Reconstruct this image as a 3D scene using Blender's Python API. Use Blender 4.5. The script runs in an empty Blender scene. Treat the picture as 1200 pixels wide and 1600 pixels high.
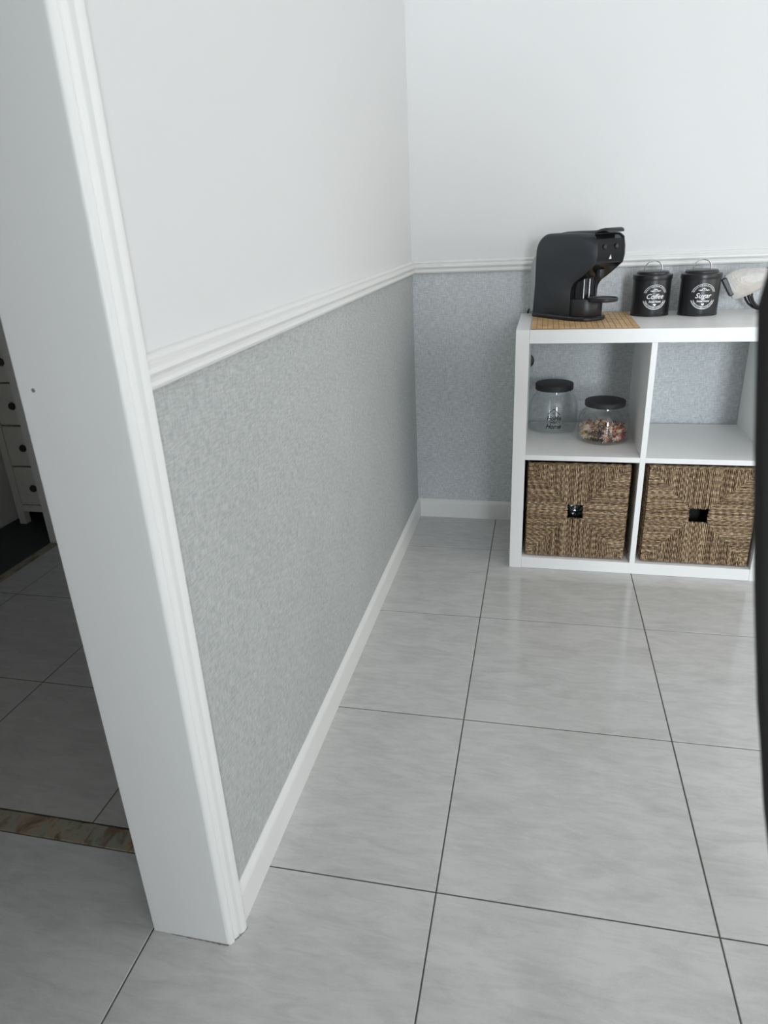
import bpy, bmesh, math, random
from mathutils import Vector, Matrix, noise

scene = bpy.context.scene
COL = scene.collection
random.seed(7)
PI = math.pi

# ------------------------------------------------------------------ camera
CAM = Vector((0.4549, -2.4586, 1.0593))
YAW, PITCH, ROLL, FPX = -0.23732, -0.39508, -0.04809, 1070.42
fw = Vector((math.sin(YAW)*math.cos(PITCH), math.cos(YAW)*math.cos(PITCH), math.sin(PITCH)))
rt = Vector((math.cos(YAW), -math.sin(YAW), 0)); up = rt.cross(fw)
cr, sr = math.cos(ROLL), math.sin(ROLL)
rt2 = cr*rt + sr*up; up2 = -sr*rt + cr*up
cd = bpy.data.cameras.new('camera'); cam = bpy.data.objects.new('camera', cd); COL.objects.link(cam)
cam.matrix_world = Matrix(((rt2.x, up2.x, -fw.x, CAM.x), (rt2.y, up2.y, -fw.y, CAM.y), (rt2.z, up2.z, -fw.z, CAM.z), (0, 0, 0, 1)))
cd.sensor_fit = 'VERTICAL'; cd.sensor_height = 36; cd.lens = FPX/1600*36
cd.clip_start = 0.02
cd.dof.use_dof = True; cd.dof.focus_distance = 2.0; cd.dof.aperture_fstop = 8.0
scene.camera = cam

# ------------------------------------------------------------------ light
w = bpy.data.worlds.new('sky'); scene.world = w; w.use_nodes = True
w.node_tree.nodes['Background'].inputs[0].default_value = (0.75, 0.86, 1.0, 1)
w.node_tree.nodes['Background'].inputs[1].default_value = 0.6

def area(name, loc, rot, sx, sy, power, colour):
    l = bpy.data.lights.new(name, 'AREA'); l.shape = 'RECTANGLE'; l.size = sx; l.size_y = sy
    l.energy = power; l.color = colour
    o = bpy.data.objects.new(name, l); COL.objects.link(o); o.location = loc; o.rotation_euler = rot
    return o
# daylight in the rear window (behind the camera, to the right) and in the long right-hand window
area('rear_window_daylight', (1.85, -5.43, 1.08), (PI/2, 0, 0), 0.72, 1.8, 165, (0.86, 0.93, 0.99))
area('right_window_daylight', (3.14, -1.55, 1.5), (0, PI/2, 0), 1.5, 2.1, 27, (1.0, 0.945, 0.865))

scene.view_settings.view_transform = 'Standard'
scene.view_settings.look = 'None'
scene.view_settings.gamma = 1.0
scene.view_settings.use_curve_mapping = False
scene.view_settings.exposure = -0.27
scene.cycles.use_denoising = True
scene.cycles.max_bounces = 14
scene.cycles.diffuse_bounces = 8
scene.cycles.transparent_max_bounces = 16

# ------------------------------------------------------------------ helpers
class MB:
    def __init__(s): s.v = []; s.f = []; s.m = []
    def add(s, vs, fs, mi=0):
        o = len(s.v); s.v += [tuple(x) for x in vs]
        s.f += [tuple(i+o for i in f) for f in fs]; s.m += [mi]*len(fs); return s
    def box(s, x0, x1, y0, y1, z0, z1, mi=0):
        return s.add([(x0,y0,z0),(x1,y0,z0),(x1,y1,z0),(x0,y1,z0),(x0,y0,z1),(x1,y0,z1),(x1,y1,z1),(x0,y1,z1)],
            [(0,3,2,1),(4,5,6,7),(0,1,5,4),(1,2,6,5),(2,3,7,6),(3,0,4,7)], mi)
    def loft(s, rings, closed=True, cap=True, mi=0):
        n = len(rings[0]); vs = [p for r in rings for p in r]; fs = []
        for i in range(len(rings)-1):
            for j in range(n if closed else n-1):
                k = (j+1) % n
                fs.append((i*n+j, i*n+k, (i+1)*n+k, (i+1)*n+j))
        if cap and closed:
            fs.append(tuple(range(n-1, -1, -1))); fs.append(tuple((len(rings)-1)*n+j for j in range(n)))
        return s.add(vs, fs, mi)
    def lathe(s, prof, cx, cy, n=40, mi=0, cap=True):
        rings = [[(cx+r*math.cos(2*PI*j/n), cy+r*math.sin(2*PI*j/n), z) for j in range(n)] for r, z in prof]
        return s.loft(rings, True, cap, mi)
    def tube(s, pts, r, n=8, mi=0):
        pts = [Vector(p) for p in pts]; rings = []; pu = None
        for i, p in enumerate(pts):
            t = (pts[min(i+1, len(pts)-1)]-pts[max(i-1, 0)]).normalized()
            if pu is None:
                pu = Vector((0,0,1)) if abs(t.z) < .9 else Vector((1,0,0))
            u = (pu-t*pu.dot(t)).normalized(); pu = u; b = t.cross(u)
            rr = r[i] if isinstance(r, (list, tuple)) else r
            rings.append([p+rr*(math.cos(2*PI*j/n)*u+math.sin(2*PI*j/n)*b) for j in range(n)])
        return s.loft(rings, True, True, mi)
    def build(s, name, mats, parent=None, smooth=False, bevel=0, seg=2, angle=40):
        me = bpy.data.meshes.new(name); me.from_pydata(s.v, [], s.f)
        if not isinstance(mats, (list, tuple)): mats = [mats]
        for m in mats: me.materials.append(m)
        if len(mats) > 1: me.polygons.foreach_set('material_index', s.m)
        bm = bmesh.new(); bm.from_mesh(me); bmesh.ops.recalc_face_normals(bm, faces=bm.faces); bm.to_mesh(me); bm.free()
        o = bpy.data.objects.new(name, me); COL.objects.link(o)
        if parent: o.parent = parent
        if bevel:
            b = o.modifiers.new('bevel', 'BEVEL'); b.width = bevel; b.segments = seg; b.limit_method = 'ANGLE'; b.angle_limit = math.radians(30)
        if smooth:
            me.shade_smooth() if hasattr(me, 'shade_smooth') else None
            me.set_sharp_from_angle(angle=math.radians(angle))
        return o

def smooth_path(pts, n=8):
    pts = [Vector(p) for p in pts]; out = []
    for i in range(len(pts)-1):
        p0 = pts[max(i-1,0)]; p1 = pts[i]; p2 = pts[i+1]; p3 = pts[min(i+2,len(pts)-1)]
        for k in range(n):
            t = k/n
            out.append(.5*((2*p1)+(-p0+p2)*t+(2*p0-5*p1+4*p2-p3)*t*t+(-p0+3*p1-3*p2+p3)*t**3))
    out.append(pts[-1]); return out

def empty(name, loc=(0,0,0), rz=0):
    o = bpy.data.objects.new(name, None); COL.objects.link(o); o.location = loc; o.rotation_euler = (0,0,rz); o.empty_display_size = .05
    return o
def tag(o, label=None, cat=None, group=None, kind=None):
    if label: o['label'] = label
    if cat: o['category'] = cat
    if group: o['group'] = group
    if kind: o['kind'] = kind
    return o

# ------------------------------------------------------------------ materials
def mat(name, col=(.8,.8,.8), rough=.5, metal=0, spec=.5, coat=0):
    m = bpy.data.materials.new(name); m.use_nodes = True
    b = m.node_tree.nodes['Principled BSDF']
    b.inputs['Base Color'].default_value = (*col, 1); b.inputs['Roughness'].default_value = rough
    b.inputs['Metallic'].default_value = metal; b.inputs['Specular IOR Level'].default_value = spec
    b.inputs['Coat Weight'].default_value = coat
    return m
class N:
    def __init__(s, m): s.t = m.node_tree; s.n = s.t.nodes; s.b = s.n['Principled BSDF']
    def new(s, typ, **kw):
        x = s.n.new(typ)
        for k, v in kw.items(): setattr(x, k, v)
        return x
    def link(s, a, b): s.t.links.new(a, b)
    def noise(s, vec, scale, detail=3, rough=.5, dist=0):
        x = s.new('ShaderNodeTexNoise'); x.inputs['Scale'].default_value = scale; x.inputs['Detail'].default_value = detail
        x.inputs['Roughness'].default_value = rough; x.inputs['Distortion'].default_value = dist
        s.link(vec, x.inputs['Vector']); return x.outputs['Fac']
    def mapping(s, src='Object', scale=(1,1,1), rot=(0,0,0), loc=None):
        c = s.new('ShaderNodeTexCoord'); mp = s.new('ShaderNodeMapping')
        mp.inputs['Scale'].default_value = scale; mp.inputs['Rotation'].default_value = rot
        if loc is not None: mp.inputs['Location'].default_value = loc
        s.link(c.outputs[src], mp.inputs['Vector']); return mp.outputs[0]
    def ramp(s, fac, stops):
        r = s.new('ShaderNodeValToRGB'); e = r.color_ramp.elements
        while len(e) < len(stops): e.new(.5)
        for i, (p, c) in enumerate(stops): e[i].position = p; e[i].color = (*c, 1)
        s.link(fac, r.inputs[0]); return r.outputs[0]
    def math(s, op, a, b):
        x = s.new('ShaderNodeMath', operation=op)
        for i, q in enumerate((a, b)):
            if isinstance(q, (int, float)): x.inputs[i].default_value = q
            else: s.link(q, x.inputs[i])
        return x.outputs[0]
    def bump(s, h, strength=.3, dist=.001):
        x = s.new('ShaderNodeBump'); x.inputs['Strength'].default_value = strength; x.inputs['Distance'].default_value = dist
        s.link(h, x.inputs['Height']); s.link(x.outputs[0], s.b.inputs['Normal'])

def wallpaper_mat(name, axis, lo, hi, bumpd=.0012, rough=.62):
    m = mat(name, rough=rough, spec=.35); n = N(m)
    sx = (lambda a, z: (1, a, z)) if axis == 'y' else (lambda a, z: (a, 1, z))
    h = n.noise(n.mapping(scale=sx(50, 360)), 1, 2)
    v = n.noise(n.mapping(scale=sx(360, 50)), 1, 2)
    big = n.noise(n.mapping(scale=sx(7, 7)), 1, 3)
    med = n.noise(n.mapping(scale=sx(110, 110)), 1, 2)
    f = n.math('ADD', n.math('MULTIPLY', h, .5), n.math('MULTIPLY', v, .5))
    f2 = n.math('ADD', n.math('MULTIPLY', f, .78), n.math('ADD', n.math('MULTIPLY', big, .07), n.math('MULTIPLY', med, .15)))
    n.link(n.ramp(f2, [(.39, lo), (.61, hi)]), n.b.inputs['Base Color'])
    n.bump(f2, .6, bumpd)
    return m
M = {}
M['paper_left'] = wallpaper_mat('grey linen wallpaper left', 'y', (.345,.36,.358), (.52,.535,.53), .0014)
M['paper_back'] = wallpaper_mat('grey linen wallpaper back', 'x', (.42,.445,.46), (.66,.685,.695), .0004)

def white_paint(name, col, rough=.5, relief=.0003, scale=90):
    m = mat(name, col, rough, spec=.4); n = N(m)
    n.bump(n.noise(n.mapping(), scale, 4), .4, relief); return m
M['wall_white'] = white_paint('matt white wall', (.69,.69,.688), .75, .0004, 160)
M['trim_white'] = white_paint('white gloss trim paint', (.745,.745,.73), .38, .0006, 45)
M['jamb_shaded_white'] = white_paint('shaded satin white door frame', (.71,.71,.70), .42, .0003, 60)  # casing white darkened a little, the jamb's weaker light put into the colour
M['far_wall'] = mat('warm grey wall', (.56,.55,.53), .8)
M['ceiling'] = mat('white ceiling', (.82,.82,.82), .8)
M['foil'] = mat('white foil furniture board', (.80,.80,.79), .33, spec=.45)
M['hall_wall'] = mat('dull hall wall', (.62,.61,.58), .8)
M['caulk'] = mat('dirty cracked sealant', (.19,.17,.14), .9)

def tile_mat(name, a, b, rough):
    m = mat(name, rough=rough, spec=.5); n = N(m)
    oi = n.new('ShaderNodeObjectInfo')
    c = n.new('ShaderNodeTexCoord'); va = n.new('ShaderNodeVectorMath', operation='ADD')
    ml = n.new('ShaderNodeVectorMath', operation='SCALE'); ml.inputs[0].default_value = (7.3, 3.1, 5.7)
    n.link(oi.outputs['Random'], ml.inputs['Scale'])
    n.link(c.outputs['Object'], va.inputs[0]); n.link(ml.outputs[0], va.inputs[1])
    mp = n.new('ShaderNodeMapping'); mp.inputs['Rotation'].default_value = (0,0,math.radians(62)); mp.inputs['Scale'].default_value = (14, 60, 1)
    n.link(va.outputs[0], mp.inputs['Vector'])
    s1 = n.noise(mp.outputs[0], 1, 5, .62, .9)
    mp2 = n.new('ShaderNodeMapping'); mp2.inputs['Rotation'].default_value = (0,0,math.radians(50)); mp2.inputs['Scale'].default_value = (6, 16, 1)
    n.link(va.outputs[0], mp2.inputs['Vector'])
    s2 = n.noise(mp2.outputs[0], 1, 6, .6, 1.4)
    fine = n.noise(va.outputs[0], 420, 2)
    f = n.math('ADD', n.math('ADD', n.math('MULTIPLY', s1, .45), n.math('MULTIPLY', s2, .42)), n.math('MULTIPLY', fine, .13))
    col = n.ramp(f, [(.37, a), (.57, b)])
    n.link(col, n.b.inputs['Base Color'])
    n.bump(s1, .06, .0006)
    return m
M['tile'] = tile_mat('glazed pale grey floor tile', (.455,.452,.443), (.56,.557,.548), .13)
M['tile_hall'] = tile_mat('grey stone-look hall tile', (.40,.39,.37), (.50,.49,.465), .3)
M['grout'] = mat('dark grout', (.075,.066,.055), .9)
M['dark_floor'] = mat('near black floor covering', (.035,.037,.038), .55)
m = mat('brown marble threshold', rough=.35); n = N(m)
n.link(n.ramp(n.noise(n.mapping(scale=(11,6,4)), 2.4, 4, .62, .5), [(.36,(.13,.09,.06)),(.46,(.33,.26,.18)),(.55,(.27,.27,.215)),(.66,(.17,.115,.075))]), n.b.inputs['Base Color'])
M['threshold'] = m
M['chest'] = mat('grey white painted chest', (.60,.59,.53), .5)
M['knob'] = mat('dark bronze knob', (.03,.027,.022), .45)

def strand_mat():
    m = mat('twisted seagrass', rough=.75, spec=.25); n = N(m)
    at = n.new('ShaderNodeAttribute', attribute_name='strand')
    nz = n.noise(n.mapping(scale=(260,260,260)), 1, 3)
    f = n.math('ADD', n.math('MULTIPLY', at.outputs['Fac'], .48), n.math('MULTIPLY', nz, .52))
    n.link(n.ramp(f, [(.22,(.085,.053,.03)),(.42,(.225,.152,.09)),(.60,(.40,.29,.18)),(.80,(.68,.54,.38))]), n.b.inputs['Base Color'])
    return m
M['strand'] = strand_mat()
M['basket_gap_shade'] = mat('gap-dark basket body', (.05,.036,.024), .9)  # dark body tone stands in for the shade between strands
M['shade_black'] = mat('black basket shade', (.012,.011,.01), .9)  # near-black tone stands in for the shade inside the basket

m = mat('anthracite textured plastic', (.034,.039,.046), .48, spec=.45); n = N(m)
n.bump(n.noise(n.mapping(), 900, 2), .25, .0003); M['anthracite'] = m
M['gloss_black'] = mat('gloss black plastic', (.010,.0105,.012), .12, spec=.5)
M['satin_black'] = mat('satin black plastic', (.016,.016,.018), .38)
M['white_print'] = mat('white print', (.85,.85,.86), .5)
M['black_print'] = mat('black print', (.012,.012,.014), .5)
M['ring_grey'] = mat('grey button ring', (.16,.165,.17), .35)
M['chrome'] = mat('polished steel', (.55,.55,.55), .22, metal=1)
M['canister'] = mat('satin black painted tin', (.014,.014,.016), .34, spec=.5)
M['lid_black'] = mat('matt black jar lid', (.018,.018,.019), .6)
M['cable'] = mat('black rubber cable', (.012,.012,.014), .5)
M['bamboo'] = mat('bamboo squares', (.55,.36,.17), .5); n = N(M['bamboo'])
n.link(n.ramp(n.noise(n.mapping(scale=(30,30,1)), 1, 3), [(.3,(.50,.31,.14)),(.7,(.68,.47,.25))]), n.b.inputs['Base Color'])
M['bamboo_back'] = mat('brown mat backing', (.20,.11,.05), .8)
M['chair_cloth'] = mat('charcoal chair cloth', (.046,.046,.044), .85, spec=.2)
M['chair_leg'] = mat('black chair leg', (.02,.02,.02), .4)

def thin_glass(name, tint=(.97,.985,.98), rough=.02, base=.05, edge=.75):
    m = bpy.data.materials.new(name); m.use_nodes = True; t = m.node_tree
    for x in list(t.nodes): t.nodes.remove(x)
    out = t.nodes.new('ShaderNodeOutputMaterial'); mix = t.nodes.new('ShaderNodeMixShader')
    tr = t.nodes.new('ShaderNodeBsdfTransparent'); tr.inputs[0].default_value = (*tint, 1)
    gl = t.nodes.new('ShaderNodeBsdfGlossy'); gl.inputs['Roughness'].default_value = rough
    fr = t.nodes.new('ShaderNodeFresnel'); ge = t.nodes.new('ShaderNodeNewGeometry'); mr = t.nodes.new('ShaderNodeMapRange')
    mr.inputs['To Min'].default_value = 1.5; mr.inputs['To Max'].default_value = 1/1.5   # same reflectance on both sides of a thin wall
    t.links.new(ge.outputs['Backfacing'], mr.inputs[0]); t.links.new(mr.outputs[0], fr.inputs[0])
    t.links.new(fr.outputs[0], mix.inputs[0]); t.links.new(tr.outputs[0], mix.inputs[1]); t.links.new(gl.outputs[0], mix.inputs[2])
    t.links.new(mix.outputs[0], out.inputs[0]); return m
M['glass'] = thin_glass('clear jar glass', (.985,.99,.988))
M['pane'] = thin_glass('window glass', (.96,.97,.97))
M['tank'] = mat('frosted clear water tank', (.72,.74,.75), .3); M['tank'].node_tree.nodes['Principled BSDF'].inputs['Transmission Weight'].default_value = .55
def plastic_bag_mat():
    m = mat('milky thin plastic bag', (.70,.68,.64), .35, spec=.5); n = N(m)
    n.b.inputs['Transmission Weight'].default_value = .15
    n.link(n.ramp(n.noise(n.mapping(), 22, 3), [(.35,(.56,.555,.53)),(.55,(.64,.61,.57)),(.72,(.62,.53,.48))]), n.b.inputs['Base Color'])
    n.bump(n.noise(n.mapping(), 60, 3, .5, 1.5), .5, .004); return m
M['bag'] = plastic_bag_mat()
POT = [mat('dried cream petals', (.74,.62,.44), .7), mat('dried yellow petals', (.78,.52,.16), .7), mat('dried red petals', (.50,.05,.07), .6),
       mat('dried dark red petals', (.25,.025,.035), .7), mat('dried pink petals', (.72,.28,.28), .65), mat('bleached white petals', (.86,.82,.76), .7), mat('dried brown bits', (.17,.095,.045), .8)]

# ------------------------------------------------------------------ the room shell
H = 2.6
XR, YB = 3.2, -5.5                 # right wall, rear wall
YJ, YJ2, TW = -1.79, -2.66, 0.13   # door opening in the left wall, wall thickness
DH = 2.06
RB, RT = 0.902, 0.944              # dado rail

wl = MB(); wl.box(-TW, 0, YJ+.012, .12, 0, H); wl.box(-TW, 0, YB-.1, YJ2-.012, 0, H); wl.box(-TW, 0, YJ2-.012, YJ+.012, DH+.012, H)
wall_left = tag(wl.build('wall_left', M['wall_white']), 'white wall above a grey linen-papered lower half, left of the corner', kind='structure')
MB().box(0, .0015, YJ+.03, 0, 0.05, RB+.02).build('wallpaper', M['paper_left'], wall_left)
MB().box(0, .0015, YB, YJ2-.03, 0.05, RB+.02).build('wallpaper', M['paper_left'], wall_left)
wall_back = tag(MB().box(0, XR+.1, 0, .12, 0, H).build('wall_back', M['wall_white']), 'white back wall with grey linen wallpaper behind the shelf unit', kind='structure')
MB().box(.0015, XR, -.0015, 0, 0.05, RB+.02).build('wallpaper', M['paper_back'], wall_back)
wr = MB(); WY0, WY1, WZ0, WZ1 = -2.65, -.45, .7, 2.3
wr.box(XR, XR+.12, YB, WY0, 0, H); wr.box(XR, XR+.12, WY1, 0, 0, H); wr.box(XR, XR+.12, WY0, WY1, 0, WZ0); wr.box(XR, XR+.12, WY0, WY1, WZ1, H)
tag(wr.build('wall_right', M['far_wall']), 'plain grey wall with a wide window, right of the room', kind='structure')
rr = MB(); VX0, VX1, VZ0, VZ1 = 1.43, 2.27, .12, 2.05
rr.box(0, VX0, YB-.12, YB, 0, H); rr.box(VX1, XR+.12, YB-.12, YB, 0, H); rr.box(VX0, VX1, YB-.12, YB, 0, VZ0); rr.box(VX0, VX1, YB-.12, YB, VZ1, H)
tag(rr.build('wall_rear', M['far_wall']), 'plain grey wall with a tall window behind the viewer', kind='structure')
tag(MB().box(0, 1.12, -4.12, -4.0, 0, H).build('light_block_wall', M['far_wall']), 'unseen grey wall added behind the viewer to keep light off the jamb', kind='structure')  # added out of view to keep rear window light off the jamb
tag(MB().box(-2.0, XR+.12, YB-.12, 1.0, H, H+.1).build('ceiling', M['ceiling']), 'plain white ceiling', kind='structure')

win = tag(empty('window_1', (XR, (WY0+WY1)/2, WZ0)), 'wide white framed window in the right wall', kind='structure')
for a, b, c, d in ((WY0, WY0+.05, WZ0, WZ1), (WY1-.05, WY1, WZ0, WZ1), (-1.575, -1.525, WZ0, WZ1), (WY0, WY1, WZ0, WZ0+.05), (WY0, WY1, WZ1-.05, WZ1)):
    o = MB().box(XR+.03, XR+.09, a, b, c, d).build('frame_bar', M['trim_white'], win); o.matrix_parent_inverse = win.matrix_world.inverted(); o.location = -Vector(win.location)
o = MB().box(XR+.055, XR+.061, WY0, WY1, WZ0, WZ1).build('pane', M['pane'], win); o.location = -Vector(win.location)
win2 = tag(empty('window_2', ((VX0+VX1)/2, YB, VZ0)), 'tall white framed window in the rear wall', kind='structure')
for a, b, c, d in ((VX0, VX0+.05, VZ0, VZ1), (VX1-.05, VX1, VZ0, VZ1), (VX0, VX1, VZ0, VZ0+.05), (VX0, VX1, VZ1-.05, VZ1)):
    o = MB().box(a, b, YB-.09, YB-.03, c, d).build('frame_bar', M['trim_white'], win2); o.location = -Vector(win2.location)
o = MB().box(VX0, VX1, YB-.063, YB-.057, VZ0, VZ1).build('pane', M['pane'], win2); o.location = -Vector(win2.location)
for o in win.children: o.matrix_parent_inverse.identity(); o.location = -Vector(win.location)

# dado rails: protrusion d, height fraction
RAIL = [(0,0),(.008,.0),(.0125,.06),(.0145,.16),(.0135,.27),(.0095,.335),(.0095,.36),(.0135,.41),(.0165,.52),(.0155,.64),(.0110,.715),(.0085,.735),(.0085,.77),(.0105,.80),(.0112,.87),(.0085,.95),(.004,1.0),(0,1.0)]
def rail_ring_left(y, mitre, dz=0): return [(d, y-(d if mitre else 0), RB+dz+h*(RT-RB)) for d, h in RAIL]
def rail_ring_back(x, mitre): return [(x+(d if mitre else 0), -d, RB+h*(RT-RB)) for d, h in RAIL]
tag(MB().loft([rail_ring_left(-1.756, False, -.010), rail_ring_left(0, True)]).build('trim_1', M['trim_white'], smooth=True, angle=28), 'white ridged dado rail sloping across the left wall', kind='structure')
tag(MB().loft([rail_ring_back(0, True), rail_ring_back(XR, False)]).build('trim_2', M['trim_white'], smooth=True, angle=28), 'white ridged dado rail along the back wall behind the coffee machine', kind='structure')
BH = .071
BASE = [(0,0),(.012,0),(.012,BH-.012),(.0105,BH-.007),(.003,BH),(0,BH)]
tag(MB().loft([[(d, -1.756, h) for d, h in BASE], [(d, -d, h) for d, h in BASE]]).build('baseboard_left', M['trim_white']), 'white painted baseboard below the grey wallpaper on the left wall', kind='structure')
tag(MB().loft([[(d, -d, h) for d, h in BASE], [(XR, -d, h) for d, h in BASE]]).build('baseboard_back', M['trim_white']), 'white painted baseboard along the back wall', kind='structure')

# door frame: jambs with moulded casings
CAS = [(0,0),(.0008,.0024),(.0030,.0052),(.0070,.0078),(.0086,.0078),(.0096,.0056),(.0104,.0046),(.0114,.0058),(.0124,.0080),(.0150,.0094),(.0185,.0108),(.0196,.0092),(.0204,.0076),(.0214,.0104),(.0228,.0148),(.0260,.0168),(.0300,.0180),(.0340,.0183),(.0352,.0172),(.0356,.0)]
door = tag(empty('door_1', (0, YJ, 0)), 'white painted door frame with ridged casing at the near end of the left wall', kind='structure')
def dpart(mb, name, m, **k):
    o = mb.build(name, m, door, **k); o.location = -Vector(door.location); return o
dpart(MB().box(-TW-.002, .0, YJ, YJ+.013, 0, DH), 'jamb', M['jamb_shaded_white'], bevel=.0015)
dpart(MB().box(-TW-.002, .0, YJ2-.013, YJ2, 0, DH), 'jamb', M['jamb_shaded_white'], bevel=.0015)
dpart(MB().box(-TW-.002, .0, YJ2-.013, YJ+.013, DH, DH+.013), 'head_jamb', M['jamb_shaded_white'])
rings = [[(x, YJ+w_, 0) for w_, x in CAS], [(x, YJ+w_, DH+w_) for w_, x in CAS], [(x, YJ2-w_, DH+w_) for w_, x in CAS], [(x, YJ2-w_, 0) for w_, x in CAS]]
for i in range(3):
    dpart(MB().loft(rings[i:i+2]), 'casing', M['trim_white'], smooth=True, angle=22)
mk = MB(); mk.lathe([(.0026,0),(.0022,.0004)], 0, 0, 10); mo = mk.build('scuff_mark', M['caulk'], door); mo.rotation_euler = (PI/2, 0, 0); mo.location = Vector((-.1117, YJ-.0001, .9039))-Vector(door.location)
# cracked sealant at the foot of the frame
def crack(pts, n, wd):
    mb = MB(); P = smooth_path(pts, n); 
    rings = []
    for i, p in enumerate(P):
        wv = wd*(.35+.9*abs(noise.noise(Vector((i*.37, 3.1, wd*900))))*1.6)
        t = (P[min(i+1,len(P)-1)]-P[max(i-1,0)]).normalized(); s = Vector((t.y, -t.x, 0))
        if s.y > 0 and abs(s.y) > abs(s.x): s = -s
        rings.append([p, p+s*wv, p+Vector((0,0,wv*.5))])
    return mb.loft(rings)
dpart(crack([(-TW+.03, YJ+.0005, .0002), (-.05, YJ+.0005, .0002), (.0005, YJ-.0002, .0002)], 14, .0022), 'sealant', M['caulk'])
dpart(crack([(.0005, YJ-.0002, .0002), (.0105, YJ+.0145, .0002), (.0180, YJ+.030, .0002), (.0182, YJ+.0355, .0002)], 12, .0016), 'sealant', M['caulk'])

# ------------------------------------------------------------------ floors and tiles
T, XA, YH, PH = .45174, .30862, -.73132, .00719
GAP = .0024
floor = tag(MB().box(-1.45, XR+.1, YB-.1, .1, -.06, -.0009).build('floor', M['grout']), 'pale grey glazed tile floor with thin dark grout lines', kind='structure')
def clip(poly, ax, val, keep_less):
    out = []
    for i in range(len(poly)):
        a, b = poly[i], poly[(i+1) % len(poly)]
        ia = (a[ax] <= val) == keep_less or a[ax] == val; ib = (b[ax] <= val) == keep_less or b[ax] == val
        if ia: out.append(a)
        if ia != ib:
            t = (val-a[ax])/(b[ax]-a[ax]); out.append((a[0]+t*(b[0]-a[0]), a[1]+t*(b[1]-a[1])))
    return out
def tile_mesh(poly):
    cx = sum(p[0] for p in poly)/len(poly); cy = sum(p[1] for p in poly)/len(poly); c = .0009
    def inset(p):
        d = Vector((cx-p[0], cy-p[1])); d = d.normalized()*c*1.4; return (p[0]+d.x, p[1]+d.y)
    mb = MB(); r = [[(p[0]-cx, p[1]-cy, -.009) for p in poly], [(p[0]-cx, p[1]-cy, -c) for p in poly], [(*(q-s for q, s in zip(inset(p), (cx, cy))), 0) for p in poly]]
    mb.loft(r); return mb, (cx, cy)
full = {}
def lay(parent, polys, m):
    for poly, isfull in polys:
        if len(poly) < 3: continue
        xs = [p[0] for p in poly]; ys = [p[1] for p in poly]
        if max(xs)-min(xs) < .012 or max(ys)-min(ys) < .012: continue
        mb, c = tile_mesh(poly)
        key = (parent.name, m.name)
        if isfull and key in full:
            o = bpy.data.objects.new('tile', full[key]); COL.objects.link(o); o.parent = parent
        else:
            o = mb.build('tile', m, parent)
            if isfull: full[key] = o.data
        o.location = (c[0], c[1], random.uniform(-.0001, .0001))
polys = []
for i in range(-4, 8):
    for j in range(-11, 3):
        x0 = XA+i*T+GAP/2; y0 = YH+j*T+GAP/2; s = T-GAP
        P = [(x0,y0),(x0+s,y0),(x0+s,y0+s),(x0,y0+s)]
        P = [(x-PH*(y-YH), y+PH*(x-XA)) for x, y in P]; P0 = list(P)
        ymax = 0 if i >= -1 else -1.658
        for ax, val, kl in ((1, ymax, True), (0, XR, True), (1, YB, False), (0, -1.4, False)):
            P = clip(P, ax, val, kl)
            if len(P) < 3: break
        if len(P) >= 3: polys.append((P, P == P0))
lay(floor, polys, M['tile'])

# hall beyond the opening
XT = -1.33
fh = tag(MB().box(-1.40, -TW-.001, -1.606, 1.0, -.0585, -.0008).build('floor_hall', M['grout']), 'dim grey tiled hall floor past the door frame', kind='structure')
polys = []
for i in range(-1, 3):
    for j in range(0, 7):
        x1 = -.372-i*.412; x0 = x1-.412; y0 = -1.626+j*.41; 
        P = [(x0+.0012, y0+.0012), (x1-.0012, y0+.0012), (x1-.0012, y0+.41-.0012), (x0+.0012, y0+.41-.0012)]; P0 = list(P)
        for ax, val, kl in ((0, -TW-.003, True), (0, -1.312, False), (1, -1.606, False), (1, .98, True)):
            P = clip(P, ax, val, kl)
            if len(P) < 3: break
        if len(P) >= 3: polys.append((P, P == P0))
lay(fh, polys, M['tile_hall'])
rag = []
for k in range(61):
    x = -1.40+k*(1.40-TW-.004)/60; s = .0012*noise.noise(Vector((k*.7, 0, 0)))
    rag.append([(x, -1.6570+s*.4, -.01), (x, -1.6555+s*.4, .002), (x, -1.612+s*2, .002), (x, -1.610+s*2, -.01)])
tag(MB().loft(rag).build('trim_3', M['threshold']), 'brown veined stone threshold strip across the hall floor', kind='structure')
tag(MB().box(-1.345, -1.314, -1.60, -.44, -.02, .0035).build('trim_4', M['threshold']), 'thin worn threshold bar before the dark room', kind='structure')
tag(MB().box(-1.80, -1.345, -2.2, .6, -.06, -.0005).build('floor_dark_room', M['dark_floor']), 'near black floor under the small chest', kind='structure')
hw = MB()
hw.box(-1.351, -1.25, -.432, 1.0, 0, H)                    # wall past the dark room doorway
hw.box(-1.362, -1.26, -1.62, -.432, 2.05, H)
tag(hw.build('wall_hall', M['hall_wall']), 'dim hall wall end beside the dark room doorway', kind='structure')
tag(MB().box(-1.75, -1.657, -2.2, .6, 0, H).build('wall_dark_room', M['hall_wall']), 'dim wall left of the small chest', kind='structure')
tag(MB().box(-1.657, -1.362, .08, .2, 0, H).build('wall_dark_room_end', M['hall_wall']), 'dim wall behind the small chest', kind='structure')
tag(MB().box(-1.26, -TW, .9, 1.0, 0, H).build('wall_hall_end', M['hall_wall']), 'dim wall at the end of the hall', kind='structure')
hs = MB(); hs.box(-1.657, -1.40, -3.4, -1.62, 0, H); hs.box(-1.40, -TW, -3.5, -3.4, 0, H); hs.box(-1.40, -TW, -1.66, -1.60, 2.06, H)  # last box: unseen header added over the strip to darken the hall
tag(hs.build('wall_hall_side', M['hall_wall']), 'dim hall wall opposite the door frame, with an added darkening header', kind='structure')

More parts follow.
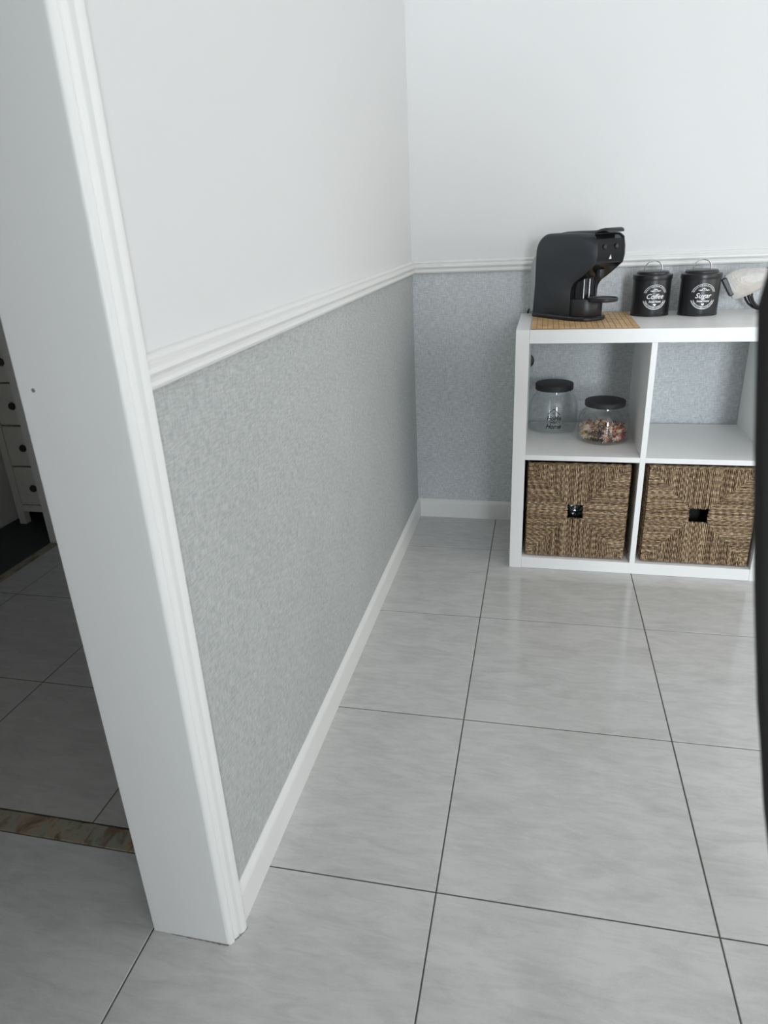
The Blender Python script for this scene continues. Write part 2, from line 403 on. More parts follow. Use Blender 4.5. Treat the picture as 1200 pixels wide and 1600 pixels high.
# chest of drawers in the dark room
chest = tag(empty('chest_of_drawers', (-1.50, -.16, 0)), 'narrow grey-white chest of drawers with dark knobs in the dark room', 'chest')
def at(o, p): o.location = -Vector(p.location); return o
cx0, cx1, cy0, cy1 = -1.607, -1.363, -.28, .04
for px in (cx0, cx1-.03):
    for py in (cy0, cy1-.03):
        at(MB().box(px, px+.03, py, py+.03, 0, .985).build('leg', M['chest'], chest, bevel=.0015), chest)
at(MB().box(cx0-.008, cx1+.004, cy0-.012, cy1, .985, 1.005).build('top', M['chest'], chest, bevel=.003), chest)
at(MB().box(cx0+.004, cx1-.004, cy0+.04, cy1-.003, .06, .985).build('carcass', M['chest'], chest), chest)
at(MB().box(cx0+.03, cx1-.03, cy0+.004, cy0+.012, .055, .082).build('rail', M['chest'], chest), chest)
for k in range(5):
    z0 = .0865+k*.1655
    d = at(MB().box(cx0+.033, cx1-.033, cy0+.001, cy0+.035, z0, z0+.159).build('drawer', M['chest'], chest, bevel=.0015), chest)
    kx, kz = (cx0+cx1)/2, z0+.079; ky = cy0+.001
    prof = [(.006,0),(.005,.008),(.012,.014),(.015,.02),(.012,.026),(.004,.028)]
    mb = MB(); mb.loft([[(kx+r*math.cos(a*PI/6), ky-q, kz+r*math.sin(a*PI/6)) for a in range(12)] for r, q in prof])
    mb.build('knob', M['knob'], d, smooth=True)

# ------------------------------------------------------------------ shelf unit
KX, KY, KH, KD = .3747, -.4015, .765, .39
TP, TS, CELL = .0385, .016, .336
KB = KY+KD
unit = tag(empty('shelf_unit', (KX+KH/2, KY+KD/2, 0)), 'white four-cube open shelf unit against the back wall', 'shelf')
def kp(b, name): return at(MB().box(*b).build(name, M['foil'], unit, bevel=.0008), unit)
kp((KX, KX+TP, KY, KB, 0, KH), 'side_panel')
kp((KX+KH-TP, KX+KH, KY, KB, 0, KH), 'side_panel')
kp((KX+TP+.0003, KX+KH-TP-.0003, KY+.0004, KB, KH-TP, KH-.0003), 'top_panel')
kp((KX+TP+.0003, KX+KH-TP-.0003, KY+.0004, KB, .0005, TP), 'bottom_panel')
xd = KX+TP+CELL
kp((xd, xd+TS, KY+.0006, KB, TP, KH-TP), 'divider')
ZS = .3885
kp((KX+TP, xd, KY+.0008, KB, ZS-TS, ZS), 'shelf')
kp((xd+TS, KX+KH-TP, KY+.0008, KB, ZS-TS, ZS), 'shelf')

# ------------------------------------------------------------------ baskets
def add_strand(mb, vals, p0, p1, r, seed, nrm, side):
    rnd = random.Random(seed); L = (p1-p0).length; n = max(2, int(L/.007)+1); t = (p1-p0).normalized()
    val = rnd.random(); ph = rnd.random()*6.28; rings = []; sd = 6
    for i in range(n+1):
        q = p0+(p1-p0)*(i/n)
        q = q+side*(.0004*math.sin(i*.55+ph)+rnd.uniform(-.00025,.00025))+nrm*(.0007*math.sin(i*.83+ph*2)+rnd.uniform(-.0005,.0005))
        tw = i*.95+ph
        if i == n: q = q-nrm*.0035
        rr = r*(1+.10*math.sin(i*2.1+ph))
        rings.append([q+rr*(math.cos(2*PI*j/sd)*side*(.82+.26*math.cos(2*(tw+2*PI*j/sd)))+math.sin(2*PI*j/sd)*nrm*(.85+.3*math.cos(2*(tw+2*PI*j/sd)))) for j in range(sd)])
    a = len(mb.v); mb.loft(rings, True, False)
    for i in range(n+1):
        vals.extend([min(1, max(0, val*.45+.55*(.5+.5*math.sin(i*2.0+ph*3))))]*sd)
def basket(label, x0, x1, z0, z1, yf, hx0, hx1, hz0, hz1, seed, skew=0):
    cx = (x0+x1)/2; yb = -.035
    b = tag(empty('basket', (cx, (yf+yb)/2, z0)), label, 'basket', 'woven seagrass baskets in the lower cubes')
    yi = yf+.012
    body = MB()
    body.box(x0+.006, hx0, yf+.004, yi, z0+.004, z1-.004); body.box(hx1, x1-.006, yf+.004, yi, z0+.004, z1-.004)
    body.box(hx0, hx1, yf+.004, yi, z0+.004, hz0); body.box(hx0, hx1, yf+.004, yi, hz1, z1-.004)
    body.box(x0+.006, x0+.016, yi, yb, z0+.004, z1-.004); body.box(x1-.016, x1-.006, yi, yb, z0+.004, z1-.004)
    body.box(x0+.016, x1-.016, yb-.01, yb, z0+.004, z1-.004); body.box(x0+.016, x1-.016, yi, yb-.01, z0+.004, z0+.012)
    at(body.build('body', M['basket_gap_shade'], b), b)
    sheet = MB(); sheet.box(x0+.018, x1-.018, yi+.06, yi+.064, z0+.013, z1-.02)  # black sheet added behind the hole as the basket's inner shade
    at(sheet.build('shade_sheet', M['shade_black'], b), b)
    X, Z, Y = Vector((1,0,0)), Vector((0,0,1)), Vector((0,-1,0)); pitch = .0050; r = .0025
    def diag(u, side):    # distance fraction along each sector
        pass
    def build(sector):
        mb = MB(); vals = []; rnd = random.Random(seed*10+sector)
        if sector in (0, 2):
            n = int((x1-x0-.008)/pitch); 
            for k in range(n):
                x = x0+.004+(k+.5)*(x1-x0-.008)/n
                edge = z1-.004 if sector == 0 else z0+.004; hz = hz1 if sector == 0 else hz0
                if x < hx0: f = (x-x0)/(hx0-x0)
                elif x > hx1: f = (x1-x)/(x1-hx1)
                else: f = 1
                ze = edge+(hz-edge)*f + rnd.uniform(-.002,.002)
                if abs(ze-edge) < .005: continue
                add_strand(mb, vals, Vector((x, yf+.001, edge)), Vector((x+rnd.uniform(-.001,.001), yf+.001, ze)), r, rnd.random(), Y, X)
        else:
            n = int((z1-z0-.008)/pitch)
            for k in range(n):
                z = z0+.004+(k+.5)*(z1-z0-.008)/n
                edge = x0+.004 if sector == 1 else x1-.004; hx = hx0 if sector == 1 else hx1
                if z < hz0: f = (z-z0)/(hz0-z0)
                elif z > hz1: f = (z1-z)/(z1-hz1)
                else: f = 1
                xe = edge+(hx-edge)*f + rnd.uniform(-.002,.002)
                if abs(xe-edge) < .005: continue
                add_strand(mb, vals, Vector((edge, yf+.001, z)), Vector((xe, yf+.001, z+rnd.uniform(-.001,.001))), r, rnd.random(), Y, Z)
        return mb, vals
    for s in range(4):
        mb, vals = build(s)
        o = at(mb.build('woven_strands', M['strand'], b, smooth=True, angle=60), b); o['kind'] = 'stuff'
        a = o.data.attributes.new('strand', 'FLOAT', 'POINT'); a.data.foreach_set('value', vals)
    # side and rim wrapping
    mb = MB(); vals = []; rnd = random.Random(seed+5)
    n = int((z1-z0-.008)/.0062)
    for k in range(n):
        z = z0+.004+(k+.5)*(z1-z0-.008)/n
        for xs in (x0+.004, x1-.004):
            add_strand(mb, vals, Vector((xs, yf+.003, z)), Vector((xs, yb, z)), .0032, rnd.random(), X, Z)
    for k in range(4):
        z = z1-.003; y = yf+.002+k*.004
        add_strand(mb, vals, Vector((x0+.003, y, z)), Vector((x1-.003, y, z)), .003, rnd.random(), Z, Y)
    o = at(mb.build('woven_sides', M['strand'], b, smooth=True, angle=60), b); o['kind'] = 'stuff'
    a = o.data.attributes.new('strand', 'FLOAT', 'POINT'); a.data.foreach_set('value', vals)
    return b
basket('woven brown seagrass basket in the left lower cube, shiny plastic showing in its hole', .4215, .7335, TP+.0005, .3585, -.386, .5505, .5975, .176, .222, 3)
basket('woven brown seagrass basket in the right lower cube, with a plain black hole', .779, 1.096, TP+.0005, .3600, -.386, .909, .9645, .180, .2255, 8)
# plastic glinting inside the left basket
bm = bmesh.new(); bmesh.ops.create_icosphere(bm, subdivisions=4, radius=1)
for v in bm.verts:
    p = v.co.copy(); k = 1+.35*noise.noise(p*2.3)+.22*noise.noise(p*5.1+Vector((3,1,2)))+.10*abs(noise.noise(p*11))
    v.co = Vector((p.x*.050*k, p.y*.017*k, p.z*.045*k))
me = bpy.data.meshes.new('plastic_bag'); bm.to_mesh(me); bm.free(); me.materials.append(M['gloss_black'])
pb = bpy.data.objects.new('plastic_bag', me); COL.objects.link(pb); pb.location = (.578, -.386+.045, .192)
tag(pb, 'crumpled shiny black plastic seen through the hole of the left basket', 'plastic bag')

# ------------------------------------------------------------------ text helpers
def text_mesh(s, size, shear=0, off=0, space=1.0):
    c = bpy.data.curves.new('t', 'FONT'); c.body = s; c.size = size; c.shear = shear; c.offset = off; c.resolution_u = 3
    c.align_x = 'CENTER'; c.space_character = space
    o = bpy.data.objects.new('t', c); COL.objects.link(o)
    dg = bpy.context.evaluated_depsgraph_get(); dg.update()
    me = bpy.data.meshes.new_from_object(o.evaluated_get(dg))
    vs = [(v.co.x, v.co.y) for v in me.vertices]; fs = [tuple(p.vertices) for p in me.polygons]
    bpy.data.objects.remove(o); bpy.data.curves.remove(c); bpy.data.meshes.remove(me)
    return vs, fs
class Print2D:
    def __init__(s): s.v = []; s.f = []
    def add(s, vs, fs, fn=None):
        o = len(s.v); s.v += [fn(*p) if fn else p for p in vs]; s.f += [tuple(i+o for i in f) for f in fs]
    def text(s, txt, size, x, y, **k):
        vs, fs = text_mesh(txt, size, **k); s.add(vs, fs, lambda a, b: (a+x, b+y))
    def squash_text(s, txt, size, x, y, width, **k):
        vs, fs = text_mesh(txt, size, **k); xs = [a for a, _ in vs]; mid = (max(xs)+min(xs))/2; q = width/(max(xs)-min(xs))
        s.add(vs, fs, lambda a, b: ((a-mid)*q+x, b+y))
    def arc_text(s, txt, size, R, top=True, span=None, **k):
        vs, fs = text_mesh(txt, size, **k); xs = [a for a, _ in vs]; mid = (max(xs)+min(xs))/2; q = (span*R)/(max(xs)-min(xs)) if span else 1
        if top: s.add(vs, fs, lambda a, b: ((R+b)*math.sin((a-mid)*q/R), (R+b)*math.cos((a-mid)*q/R)))
        else: s.add(vs, fs, lambda a, b: ((R-b)*math.sin((a-mid)*q/R), -(R-b)*math.cos((a-mid)*q/R)))
    def arc(s, R0, R1, a0, a1, n=40):
        vs = []; fs = []
        for i in range(n+1):
            a = a0+(a1-a0)*i/n; vs += [(R0*math.sin(a), R0*math.cos(a)), (R1*math.sin(a), R1*math.cos(a))]
            if i: fs.append((2*i-2, 2*i-1, 2*i+1, 2*i))
        s.add(vs, fs)
    def stroke(s, pts, wd):
        vs = []; fs = []
        for i, p in enumerate(pts):
            a = pts[max(i-1,0)]; b = pts[min(i+1,len(pts)-1)]; d = Vector((b[0]-a[0], b[1]-a[1])).normalized()
            w_ = wd[i] if isinstance(wd, (list, tuple)) else wd
            vs += [(p[0]-d.y*w_/2, p[1]+d.x*w_/2), (p[0]+d.y*w_/2, p[1]-d.x*w_/2)]
            if i: fs.append((2*i-2, 2*i-1, 2*i+1, 2*i))
        s.add(vs, fs)
    def poly(s, pts): s.add(pts, [tuple(range(len(pts)))])
    def wrap(s, name, m, parent, cx, cy, r_of_z, zc, ang=0, eps=.0006):
        bm = bmesh.new(); vv = [bm.verts.new((a, b, 0)) for a, b in s.v]
        for f in s.f:
            try: bm.faces.new([vv[i] for i in f])
            except ValueError: pass
        # split long faces so that print follows the curve
        for _ in range(2):
            es = [e for e in bm.edges if e.calc_length() > .004]
            if es: bmesh.ops.subdivide_edges(bm, edges=es, cuts=1)
        for v in bm.verts:
            a, b = v.co.x, v.co.y; r = r_of_z(zc+b)+eps; th = a/r_of_z(zc)+ang
            v.co = Vector((cx+r*math.sin(th), cy-r*math.cos(th), zc+b))
        me = bpy.data.meshes.new(name); bm.to_mesh(me); bm.free(); me.materials.append(m)
        o = bpy.data.objects.new(name, me); COL.objects.link(o); o.parent = parent; return o

# ------------------------------------------------------------------ bamboo mat
ZT = KH
mat_o = tag(empty('bamboo_mat', (.563, -.22, ZT)), 'tan bamboo mat of small squares under the coffee machine', 'mat')
mx0, mx1, my0, my1 = .4165, .7145, -.3925, -.030
at(MB().box(mx0, mx1, my0, my1, ZT-.0002, ZT+.0018).build('backing', M['bamboo_back'], mat_o), mat_o)
sq = MB(); nx, ny = 19, 23
for i in range(nx):
    for j in range(ny):
        a = mx0+(mx1-mx0)*i/nx; b = my0+(my1-my0)*j/ny; g = .0007; zz = ZT+.0030+random.uniform(-.0002,.0002)
        sq.box(a+g, a+(mx1-mx0)/nx-g, b+g, b+(my1-my0)/ny-g, ZT+.0012, zz)
o = at(sq.build('bamboo_squares', M['bamboo'], mat_o), mat_o); o['kind'] = 'stuff'
ZM = ZT+.0032

# ------------------------------------------------------------------ coffee machine  (local: X forward, Y sideways, Z up)
ANG = math.radians(-47)
MS = .975
cm = tag(empty('coffee_machine', (.456, -.083, ZM), ANG), 'anthracite capsule coffee machine with a gloss black front on the mat', 'coffee machine'); cm.scale = (MS, MS, MS)
WM = .116
prof = [(0,.012),(0,.10),(0,.172)]
for k in range(1, 9):
    a = PI-k*PI/2/8; prof.append((.060+.060*math.cos(a), .194+.060*math.sin(a)))
prof += [(.12,.2545),(.19,.2535),(.243,.2515)]; itop = len(prof)-1
prof += [(.2565,.240),(.263,.215),(.264,.190),(.259,.168),(.212,.134),(.178,.113),(.168,.098),(.165,.085),(.165,.012)]
def prism(prof, W, bev, delete_front, itop, seg=6):
    bm = bmesh.new(); n = len(prof)
    L = [bm.verts.new((x, -W/2, z)) for x, z in prof]; R_ = [bm.verts.new((x, W/2, z)) for x, z in prof]
    bm.faces.new(L); bm.faces.new(list(reversed(R_)))
    for i in range(n):
        bm.faces.new((L[(i+1) % n], L[i], R_[i], R_[(i+1) % n]))
    fr = [f for f in bm.faces if False]
    bm.normal_update()
    es = []
    for S in (L, R_):
        for i in range(1, itop): 
            for e in S[i].link_edges:
                if e.other_vert(S[i]) is S[i+1]: es.append(e)
    if delete_front:
        dl = []
        for i in range(itop, n-1):
            s = {L[i], L[i+1], R_[i], R_[i+1]}
            for f in L[i].link_faces:
                if len(f.verts) == 4 and set(f.verts) == s: dl.append(f)
        bmesh.ops.delete(bm, geom=list(set(dl)), context='FACES')
    bmesh.ops.bevel(bm, geom=es, offset=bev, segments=seg, profile=.5, affect='EDGES', clamp_overlap=True)
    bmesh.ops.triangulate(bm, faces=[f for f in bm.faces if len(f.verts) > 4])
    bmesh.ops.recalc_face_normals(bm, faces=bm.faces)
    return bm
def bm_obj(bm, name, m, parent, smooth=True, angle=35):
    me = bpy.data.meshes.new(name); bm.to_mesh(me); bm.free(); me.materials.append(m)
    o = bpy.data.objects.new(name, me); COL.objects.link(o); o.parent = parent
    if smooth: me.shade_smooth(); me.set_sharp_from_angle(angle=math.radians(angle))
    return o
shell = bm_obj(prism(prof, WM, .026, True, itop), 'shell', M['anthracite'], cm)
sm = shell.modifiers.new('thick', 'SOLIDIFY'); sm.thickness = .0022; sm.offset = -1
ip = [(min(max(x, .004), x-.0018 if x > .1 else 1), z-.004 if z > .2 else z) for x, z in prof]
bm_obj(prism(ip, WM-.0055, .024, False, itop), 'front_body', M['gloss_black'], cm, angle=30)
# base plate
def rrect(x0, x1, wd, rf, rb, z, n=8):
    pts = []
    for (cx_, cy_, a0, r) in ((x1-rf, wd/2-rf, 0, rf), (x0+rb, wd/2-rb, PI/2, rb), (x0+rb, -wd/2+rb, PI, rb), (x1-rf, -wd/2+rf, 1.5*PI, rf)):
        for k in range(n+1):
            a = a0+k*PI/2/n; pts.append((cx_+r*math.cos(a), cy_+r*math.sin(a), z))
    return pts
MB().loft([rrect(-.004,.232,.122,.058,.012,0), rrect(-.006,.235,.126,.060,.013,.003), rrect(-.006,.235,.126,.060,.013,.009), rrect(-.003,.231,.120,.057,.012,.0125)]).build('base_plate', M['satin_black'], cm, smooth=True)
# drip column
MB().loft([rrect(.12,.222,.104,.050,.006,.0115), rrect(.12,.225,.106,.052,.006,.016), rrect(.12,.225,.106,.052,.006,.060), rrect(.12,.222,.104,.050,.006,.064)]).build('drip_base', M['satin_black'], cm, smooth=True)
MB().loft([rrect(.12,.198,.082,.038,.006,.063), rrect(.12,.198,.082,.038,.006,.128)]).build('column', M['gloss_black'], cm, smooth=True)
MB().tube([(.199,-.012,.066),(.199,-.012,.122)], .0026, 10).build('highlight_strip', M['chrome'], cm, smooth=True)  # steel tube added as the bright highlight on the gloss column
sp = MB(); sp.loft([[(.226+r*math.cos(a*PI/10), r*math.sin(a*PI/10), z) for a in range(20)] for r, z in ((.013,.150),(.013,.132),(.010,.124),(.006,.122))])
sp.build('spout', M['satin_black'], cm, smooth=True)
tr = MB(); tr.loft([[(.246+r*math.cos(a*PI/16), .92*r*math.sin(a*PI/16), z) for a in range(32)] for r, z in ((.040,.058),(.044,.0595),(.045,.062),(.045,.068),(.043,.070),(.0405,.070),(.0400,.0672),(.002,.0668))])
tr.box(.19, .215, -.02, .02, .060, .067)
tr.build('cup_tray', M['satin_black'], cm, smooth=True)
# lever on top
path = [(.082,.2510,.030),(.11,.2540,.034),(.17,.2545,.037),(.215,.2545,.039),(.235,.2560,.041),(.252,.2595,.043),(.264,.2615,.041),(.273,.2600,.037),(.278,.2565,.030)]
rg = []
for i, (x, z, hw_) in enumerate(path):
    t = .0040
    rg.append([(x, -hw_, z-t*.8), (x, -hw_*.96, z+t*.3), (x, -hw_*.8, z+t), (x, hw_*.8, z+t), (x, hw_*.96, z+t*.3), (x, hw_, z-t*.8)])
MB().loft(rg).build('lever', M['satin_black'], cm, smooth=True, angle=50)
for sy in (-1, 1):
    b = MB(); b.loft([[(.2672+q, sy*.024+r*math.cos(a*PI/10), .214+r*math.sin(a*PI/10)) for a in range(20)] for r, q in ((.0078,-.006),(.0078,-.0035),(.0066,-.0026),(.0062,-.0034),(.0002,-.0032))])
    bo = b.build('button', M['satin_black'], cm, smooth=True)
    c = MB(); c.loft([[(.2672-.0029, sy*.024+r*math.cos(a*PI/10), .214+r*math.sin(a*PI/10)) for a in range(12)] for r in (.0024,.0001)])
    c.build('symbol', M['ring_grey'], bo)
MB().add([(.2622,-.0045,.1795),(.2622,.0045,.1795),(.2632,0,.192),(.2602,-.0045,.1795),(.2602,.0045,.1795),(.2602,0,.192)], [(0,1,2),(3,5,4),(0,3,4,1),(1,4,5,2),(2,5,3,0)]).build('light_symbol', M['white_print'], cm)
# water tank at the back
MB().loft([rrect(-.018,.003,.110,.003,.006,.016), rrect(-.020,.003,.113,.003,.007,.022), rrect(-.020,.003,.113,.003,.007,.165), rrect(-.008,.003,.104,.003,.004,.186)]).build('water_tank', M['tank'], cm, smooth=True)
# its cord and plug behind the shelf (world coordinates)
inv = (Matrix.Translation(cm.location) @ Matrix.Rotation(ANG, 4, 'Z') @ Matrix.Scale(MS, 4)).inverted()
cord = MB().tube([inv @ p for p in smooth_path([(.452,-.088,ZM+.02),(.425,-.062,ZM+.022),(.406,-.035,ZM+.014),(.398,-.012,.772),(.3975,-.0062,.745),(.399,-.0058,.68),(.401,-.0058,.625)], 6)], .0032, 8).build('power_cord', M['cable'], cm, smooth=True)
pl = MB(); pl.loft([[inv @ Vector((.404+r*math.cos(a*PI/12), y, .604+1.15*r*math.sin(a*PI/12))) for a in range(24)] for r, y in ((.018,-.0017),(.020,-.003),(.020,-.008),(.017,-.0104),(.001,-.0104))])
pl.build('plug', M['satin_black'], cm, smooth=True)

# ------------------------------------------------------------------ canisters
def canister(label, word, cx, cy, ang, wordw):
    c = tag(empty('canister', (cx, cy, ZT)), label, 'canister', 'black kitchen canisters')
    r = .0562
    MB().lathe([(.0525,0),(r+.0006,.0004),(r+.0008,.004),(r-.0004,.0055),(r,.008),(r,.108),(r-.0015,.112),(.05,.112)], 0, 0, 56).build('body', M['canister'], c, smooth=True, angle=28)
    lid = MB().lathe([(r+.0018,.1065),(r+.0022,.1075),(r+.0022,.1185),(r+.0012,.1205),(r-.0045,.1215),(r-.0085,.1225),(r-.0095,.1275),(r-.0125,.1305),(r-.02,.1318),(.002,.1322)], 0, 0, 56).build('lid', M['canister'], c, smooth=True, angle=28)
    hp = []
    for k in range(17):
        a = PI*k/16; hp.append((.0255*math.cos(a)*1.0, 0, .1325+.0275*(math.sin(a)**.8)))
    ca, sa = math.cos(.10), math.sin(.10)
    MB().tube([(x*ca, x*sa, z) for x, y, z in [(.0255,0,.128)]+hp+[(-.0255,0,.128)]], .0019, 8).build('handle', M['chrome'], lid, smooth=True)
    p = Print2D(); R = .0365
    p.arc(R-.0011, R, -1.22, 1.22, 60)
    p.arc_text('BEAUTY FOR YOUR KITCHEN', .0052, R-.0068, True, 2.3, off=.00006)
    p.arc(R-.0014, R, 1.88, 2*PI-1.88, 60); p.arc(R-.0083, R-.0075, 1.9, 2*PI-1.9, 50); p.arc(R-.0032,R-.0026,1.9,2*PI-1.9,50)
    p.arc_text('FAMILY KITCHEN | SWEET HOME', .0042, R-.0036-.0006, False, 2.25, off=.00006)
    p.squash_text(word, .0205, .0005, -.0045, wordw, shear=.34, off=.00018)
    p.squash_text('Sweet Home', .0088, 0, -.0158, .036, shear=.3, off=.00022)
    hs_ = [(.0042*(16*math.sin(t)**3)/16, .0042*(13*math.cos(t)-5*math.cos(2*t)-2*math.cos(3*t)-math.cos(4*t))/16-.0225) for t in [2*PI*i/24 for i in range(24)]]
    p.poly(hs_)
    for s in (-1, 1):
        p.stroke([(s*.0165,.0195),(s*.0145,.0175),(s*.012,.0187),(s*.0085,.0175),(s*.005,.0190),(s*.0020,.0165)], [.0004,.0011,.0022,.0030,.0018,.0006])
        p.stroke([(s*.0075,.0165),(s*.0045,.0222),(s*.0012,.0232),(0,.0205)], [.0004,.0014,.0018,.0006])
    p.stroke([(0,.0165),(0,.0235)], .0008)
    p.wrap('printed_emblem', M['white_print'], c, 0, 0, lambda z: r, .0575, ang, .0005)
    return c
canister('black round canister with steel loop handle marked Coffee, beside the coffee machine', 'Coffee', .7735, -.100, .10, .050)
canister('black round canister with steel loop handle marked Sugar, next to the wrapped plug', 'Sugar', .9115, -.110, .04, .047)

# ------------------------------------------------------------------ jars
JP0 = [(.0,.0035),(.060,.0030),(.072,.0012),(.0775,.0035),(.0800,.010),(.0808,.022),(.0808,.060),(.0800,.072),(.0770,.084),(.0700,.096),(.0620,.104),(.0578,.108),(.0565,.112),(.0565,.124)]
def jar(label, cx, cy, ang, zc, zs, lt, ps):
    JP = [(r, z*zs if z > .011 else z) for r, z in JP0]
    def jar_r(z):
        for (r0, z0), (r1, z1) in zip(JP[4:], JP[5:]):
            if z0 <= z <= z1: return r0+(r1-r0)*(z-z0)/(z1-z0)
        return .08
    j = tag(empty('glass_jar', (cx, cy, ZS+.0002)), label, 'jar', 'glass jars with black lids')
    inner = [(max(0.0003, r-.0028), max(z+.0028 if z < .02 else z, .0065)) for r, z in JP]
    MB().lathe([(max(r,.0003), z) for r, z in JP]+[(r, z) for r, z in reversed(inner)], 0, 0, 64, cap=False).build('glass_body', M['glass'], j, smooth=True, angle=60)
    l0 = JP[-1][1]-.008
    MB().lathe([(.0572,l0),(.0618,l0+.0003),(.0625,l0+.0015),(.0625,l0+lt-.0022),(.0615,l0+lt-.0006),(.0590,l0+lt),(.0005,l0+lt)], 0, 0, 56).build('lid', M['lid_black'], j, smooth=True, angle=28)
    p = Print2D()
    p.stroke([(-.0185,.0265),(0,.0435)], [.0018,.0021]); p.stroke([(0,.0435),(.0005,.0430),(.0190,.0255)], [.0021,.0024,.0027])
    p.arc(.0044,.0050,0,2*PI,24); v0 = len(p.v)-50
    for i in range(v0, len(p.v)): p.v[i] = (p.v[i][0], p.v[i][1]+.0295)
    p.stroke([(-.0030,.0309),(.0030,.0309)], .0009); p.stroke([(-.0033,.0295),(.0033,.0295)], .0006); p.stroke([(-.0030,.0279),(.0030,.0279)], .0009)
    p.squash_text('HoMe', .0205, .001, .0085, .042, shear=.22, off=.0006)
    p.squash_text('SWEET', .0088, 0, -.0010, .024, off=.0004)
    for s in (-1, 1):
        for a in (-.5, .1, .6): p.stroke([(s*.0150, .002), (s*(.0150+.0055*math.cos(a)), .002+.0055*math.sin(a))], .0008)
    p.squash_text('Home', .0215, 0, -.0175, .046, shear=.4, off=.0007)
    p.v = [(a*ps, b*ps) for a, b in p.v]
    p.wrap('printed_lettering', M['black_print'], j, 0, 0, jar_r, zc, ang, .0006)
    return j
jar('empty clear glass jar with black lid and Home Sweet Home lettering', .4955, -.095, .02, .040, 1.175, .021, 1.1)
jar('clear glass jar with black lid holding colourful dried petals', .6535, -.214, -.30, .031, .975, .017, .93)
# dried petals
mb = MB(); rnd = random.Random(12); tot = 0
def flower(c, r, npet, tilt, mi):
    ax = Vector((rnd.uniform(-1,1), rnd.uniform(-1,1), rnd.uniform(-1,1))).normalized()
    u = ax.orthogonal().normalized(); v = ax.cross(u)
    for k in range(npet):
        a = 2*PI*k/npet+rnd.random()*.3; d = math.cos(a)*u+math.sin(a)*v; e = -math.sin(a)*u+math.cos(a)*v
        p0 = c; p1 = c+d*r*.55+e*r*.25+ax*r*.25; p2 = c+d*r+ax*r*.45*tilt; p3 = c+d*r*.55-e*r*.25+ax*r*.25; q = c+d*r*.5-ax*r*.06
        mb.add([p0,p1,p2,p3,q], [(0,1,2,3),(0,4,1),(1,4,2),(2,4,3),(3,4,0)], mi)
while tot < 560:
    a = rnd.random()*2*PI; rr_ = .071*math.sqrt(rnd.random()); x, y = rr_*math.cos(a), rr_*math.sin(a)
    top = .050+.008*noise.noise(Vector((x*40, y*40, 3)))-.004*(x/.07)
    z = .013+(top-.013)*rnd.random()
    side = x/.07+.5*y/.07*0
    wts = [3.0-1.6*side, 1.3, 1.1+1.6*side+.8, 1.0+1.1*side, .9+.7*side, 2.2-.9*side, 1.5-1.0*side]
    mi = rnd.choices(range(7), [max(.1, q) for q in wts])[0]
    flower(Vector((x,y,z)), rnd.uniform(.006,.0095), rnd.choice((3,4,5,5,6)), rnd.uniform(.4,1.4), mi); tot += 1
po = mb.build('dried_petals', POT); po.location = (.6535, -.214, ZS+.0002)
tag(po, 'red, cream and yellow dried petals filling the lower half of a glass jar', 'potpourri', kind='stuff')

# ------------------------------------------------------------------ wrapped plug with coiled cable
wp = tag(empty('wrapped_cable', (1.07, -.10, ZT)), 'coiled black cable with its plug in a crumpled milky plastic bag', 'cable')
coil = []
for k in range(0, 4*24+1):
    a = 2*PI*k/24; tq = k/24
    rc = .0600-.0022*(tq % 2)-.0012*math.sin(tq*5)
    coil.append((1.110+.006*tq-.008+rc*math.cos(a)*.95, -.062-.005*tq-.004*math.cos(a), ZT+.0655-.0016*tq+rc*math.sin(a)))
at(MB().tube(coil, .0034, 7).build('cable_coil', M['cable'], wp, smooth=True), wp)
# plastic sleeve
P_top = [(.976,.873),(.990,.884),(1.010,.8935),(1.040,.898),(1.075,.8965),(1.105,.893),(1.135,.884)]
P_bot = [(1.010,.8055),(1.016,.8045),(1.034,.8095),(1.058,.8195),(1.083,.8330),(1.108,.846),(1.135,.858)]
rg = []
for i, (t_, b_) in enumerate(zip(P_top, P_bot)):
    t_, b_ = Vector((t_[0], 0, t_[1])), Vector((b_[0], 0, b_[1])); ring = []; n_ = 18
    th = [.010,.013,.017,.019,.019,.016,.006][i]
    for k in range(n_):
        a = 2*PI*k/n_; m_ = (t_+b_)/2+(t_-b_)/2*math.cos(a)
        y = -.108+th*math.sin(a)+.006*noise.noise(Vector((i*1.3, k*.9, 1.7)))
        ring.append((m_.x+.003*noise.noise(Vector((i*2.1, k*1.3, 5))), y, m_.z+.0035*noise.noise(Vector((i*1.7+9, k*1.1, 2)))))
    rg.append(ring)
o = at(MB().loft(rg, True, False).build('plastic_sleeve', M['bag'], wp, smooth=True, angle=50), wp)
ss = o.modifiers.new('s', 'SUBSURF'); ss.levels = 2; ss.render_levels = 2
plug = MB(); d = Vector((.040, 0, -.066)).normalized(); u = Vector((d.z, 0, -d.x))*-1
c0 = Vector((.9745, -.108, .868)); 
def obx(c, d, u, l, hw_, hy):
    y = Vector((0,1,0)); return [c+d*a*l+u*b*hw_+y*e*hy for a in (0,1) for b, e in ((-1,-1),(1,-1),(1,1),(-1,1))]
V = obx(c0, d, u, .058, .0075, .011)
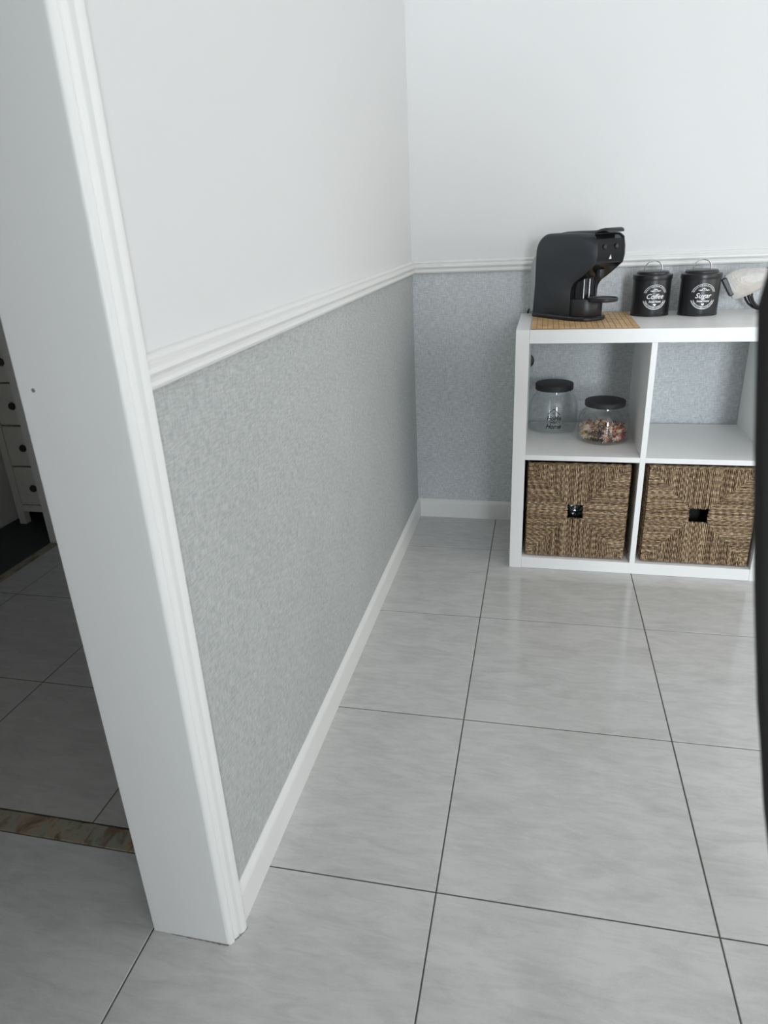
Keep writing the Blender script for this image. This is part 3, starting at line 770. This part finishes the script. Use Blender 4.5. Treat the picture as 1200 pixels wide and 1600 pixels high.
plug.add(V, [(0,1,2,3),(7,6,5,4),(0,4,5,1),(1,5,6,2),(2,6,7,3),(3,7,4,0)])
plo = at(plug.build('plug_body', M['satin_black'], wp, bevel=.003), wp)
pr = MB(); pr.tube([c0+d*.006-u*.004, c0+d*.002+u*(-.013)], .0022, 8); pr.tube([c0+d*-.004+u*.002, c0+d*-.010+u*.002], .0022, 8)
at(MB().tube([c0+d*.003, c0-d*.004+u*.009], .0026, 8).build('prong', M['chrome'], wp, smooth=True), wp)

# ------------------------------------------------------------------ chair close to the viewer at the right edge
ch = tag(empty('dining_chair', (.79, -2.33, 0)), 'dark charcoal upholstered chair back, blurred at the right edge', 'chair')
left = [(1.062,.600),(1.052,.5585),(1.040,.5475),(1.020,.5450),(.985,.5495),(.955,.5535),(.920,.5583),(.885,.5637),(.850,.5696),(.810,.5766),(.780,.5828),(.740,.5905),(.700,.600),(.60,.622),(.50,.635)]
XC = .80
rg = []
for z, x in left:
    hw_ = XC-x; ring = []; th = .028 if z < 1.05 else .018
    for k in range(24):
        a = 2*PI*k/24; ex = .35
        cxx = math.copysign(abs(math.cos(a))**ex, math.cos(a)); syy = math.copysign(abs(math.sin(a))**.8, math.sin(a))
        ring.append((XC+hw_*cxx, -2.120+.02*(0)+th*syy*(1 if abs(cxx) < .97 else .9), z))
    rg.append(ring)
at(MB().loft(rg).build('backrest', M['chair_cloth'], ch, smooth=True, angle=60), ch)
st = MB(); st.loft([[(XC+x*q, -2.34+y*q, z) for x, y, z0_ in [(-.19,.21,0),(.19,.21,0),(.22,-.20,0),(-.22,-.20,0)]] for q, z in ((.93,.425),(1,.44),(1,.475),(.95,.495))])
at(st.build('seat', M['chair_cloth'], ch, bevel=.02, seg=4), ch)
for lx, ly, tx, ty in ((-.16,.18,-.01,.03),(.16,.18,.01,.03),(-.19,-.17,-.01,-.01),(.19,-.17,.01,-.01)):
    at(MB().tube([(XC+lx+tx, -2.34+ly+ty, 0), (XC+lx, -2.34+ly, .44)], [.012,.018], 10).build('leg', M['chair_leg'], ch, smooth=True), ch)
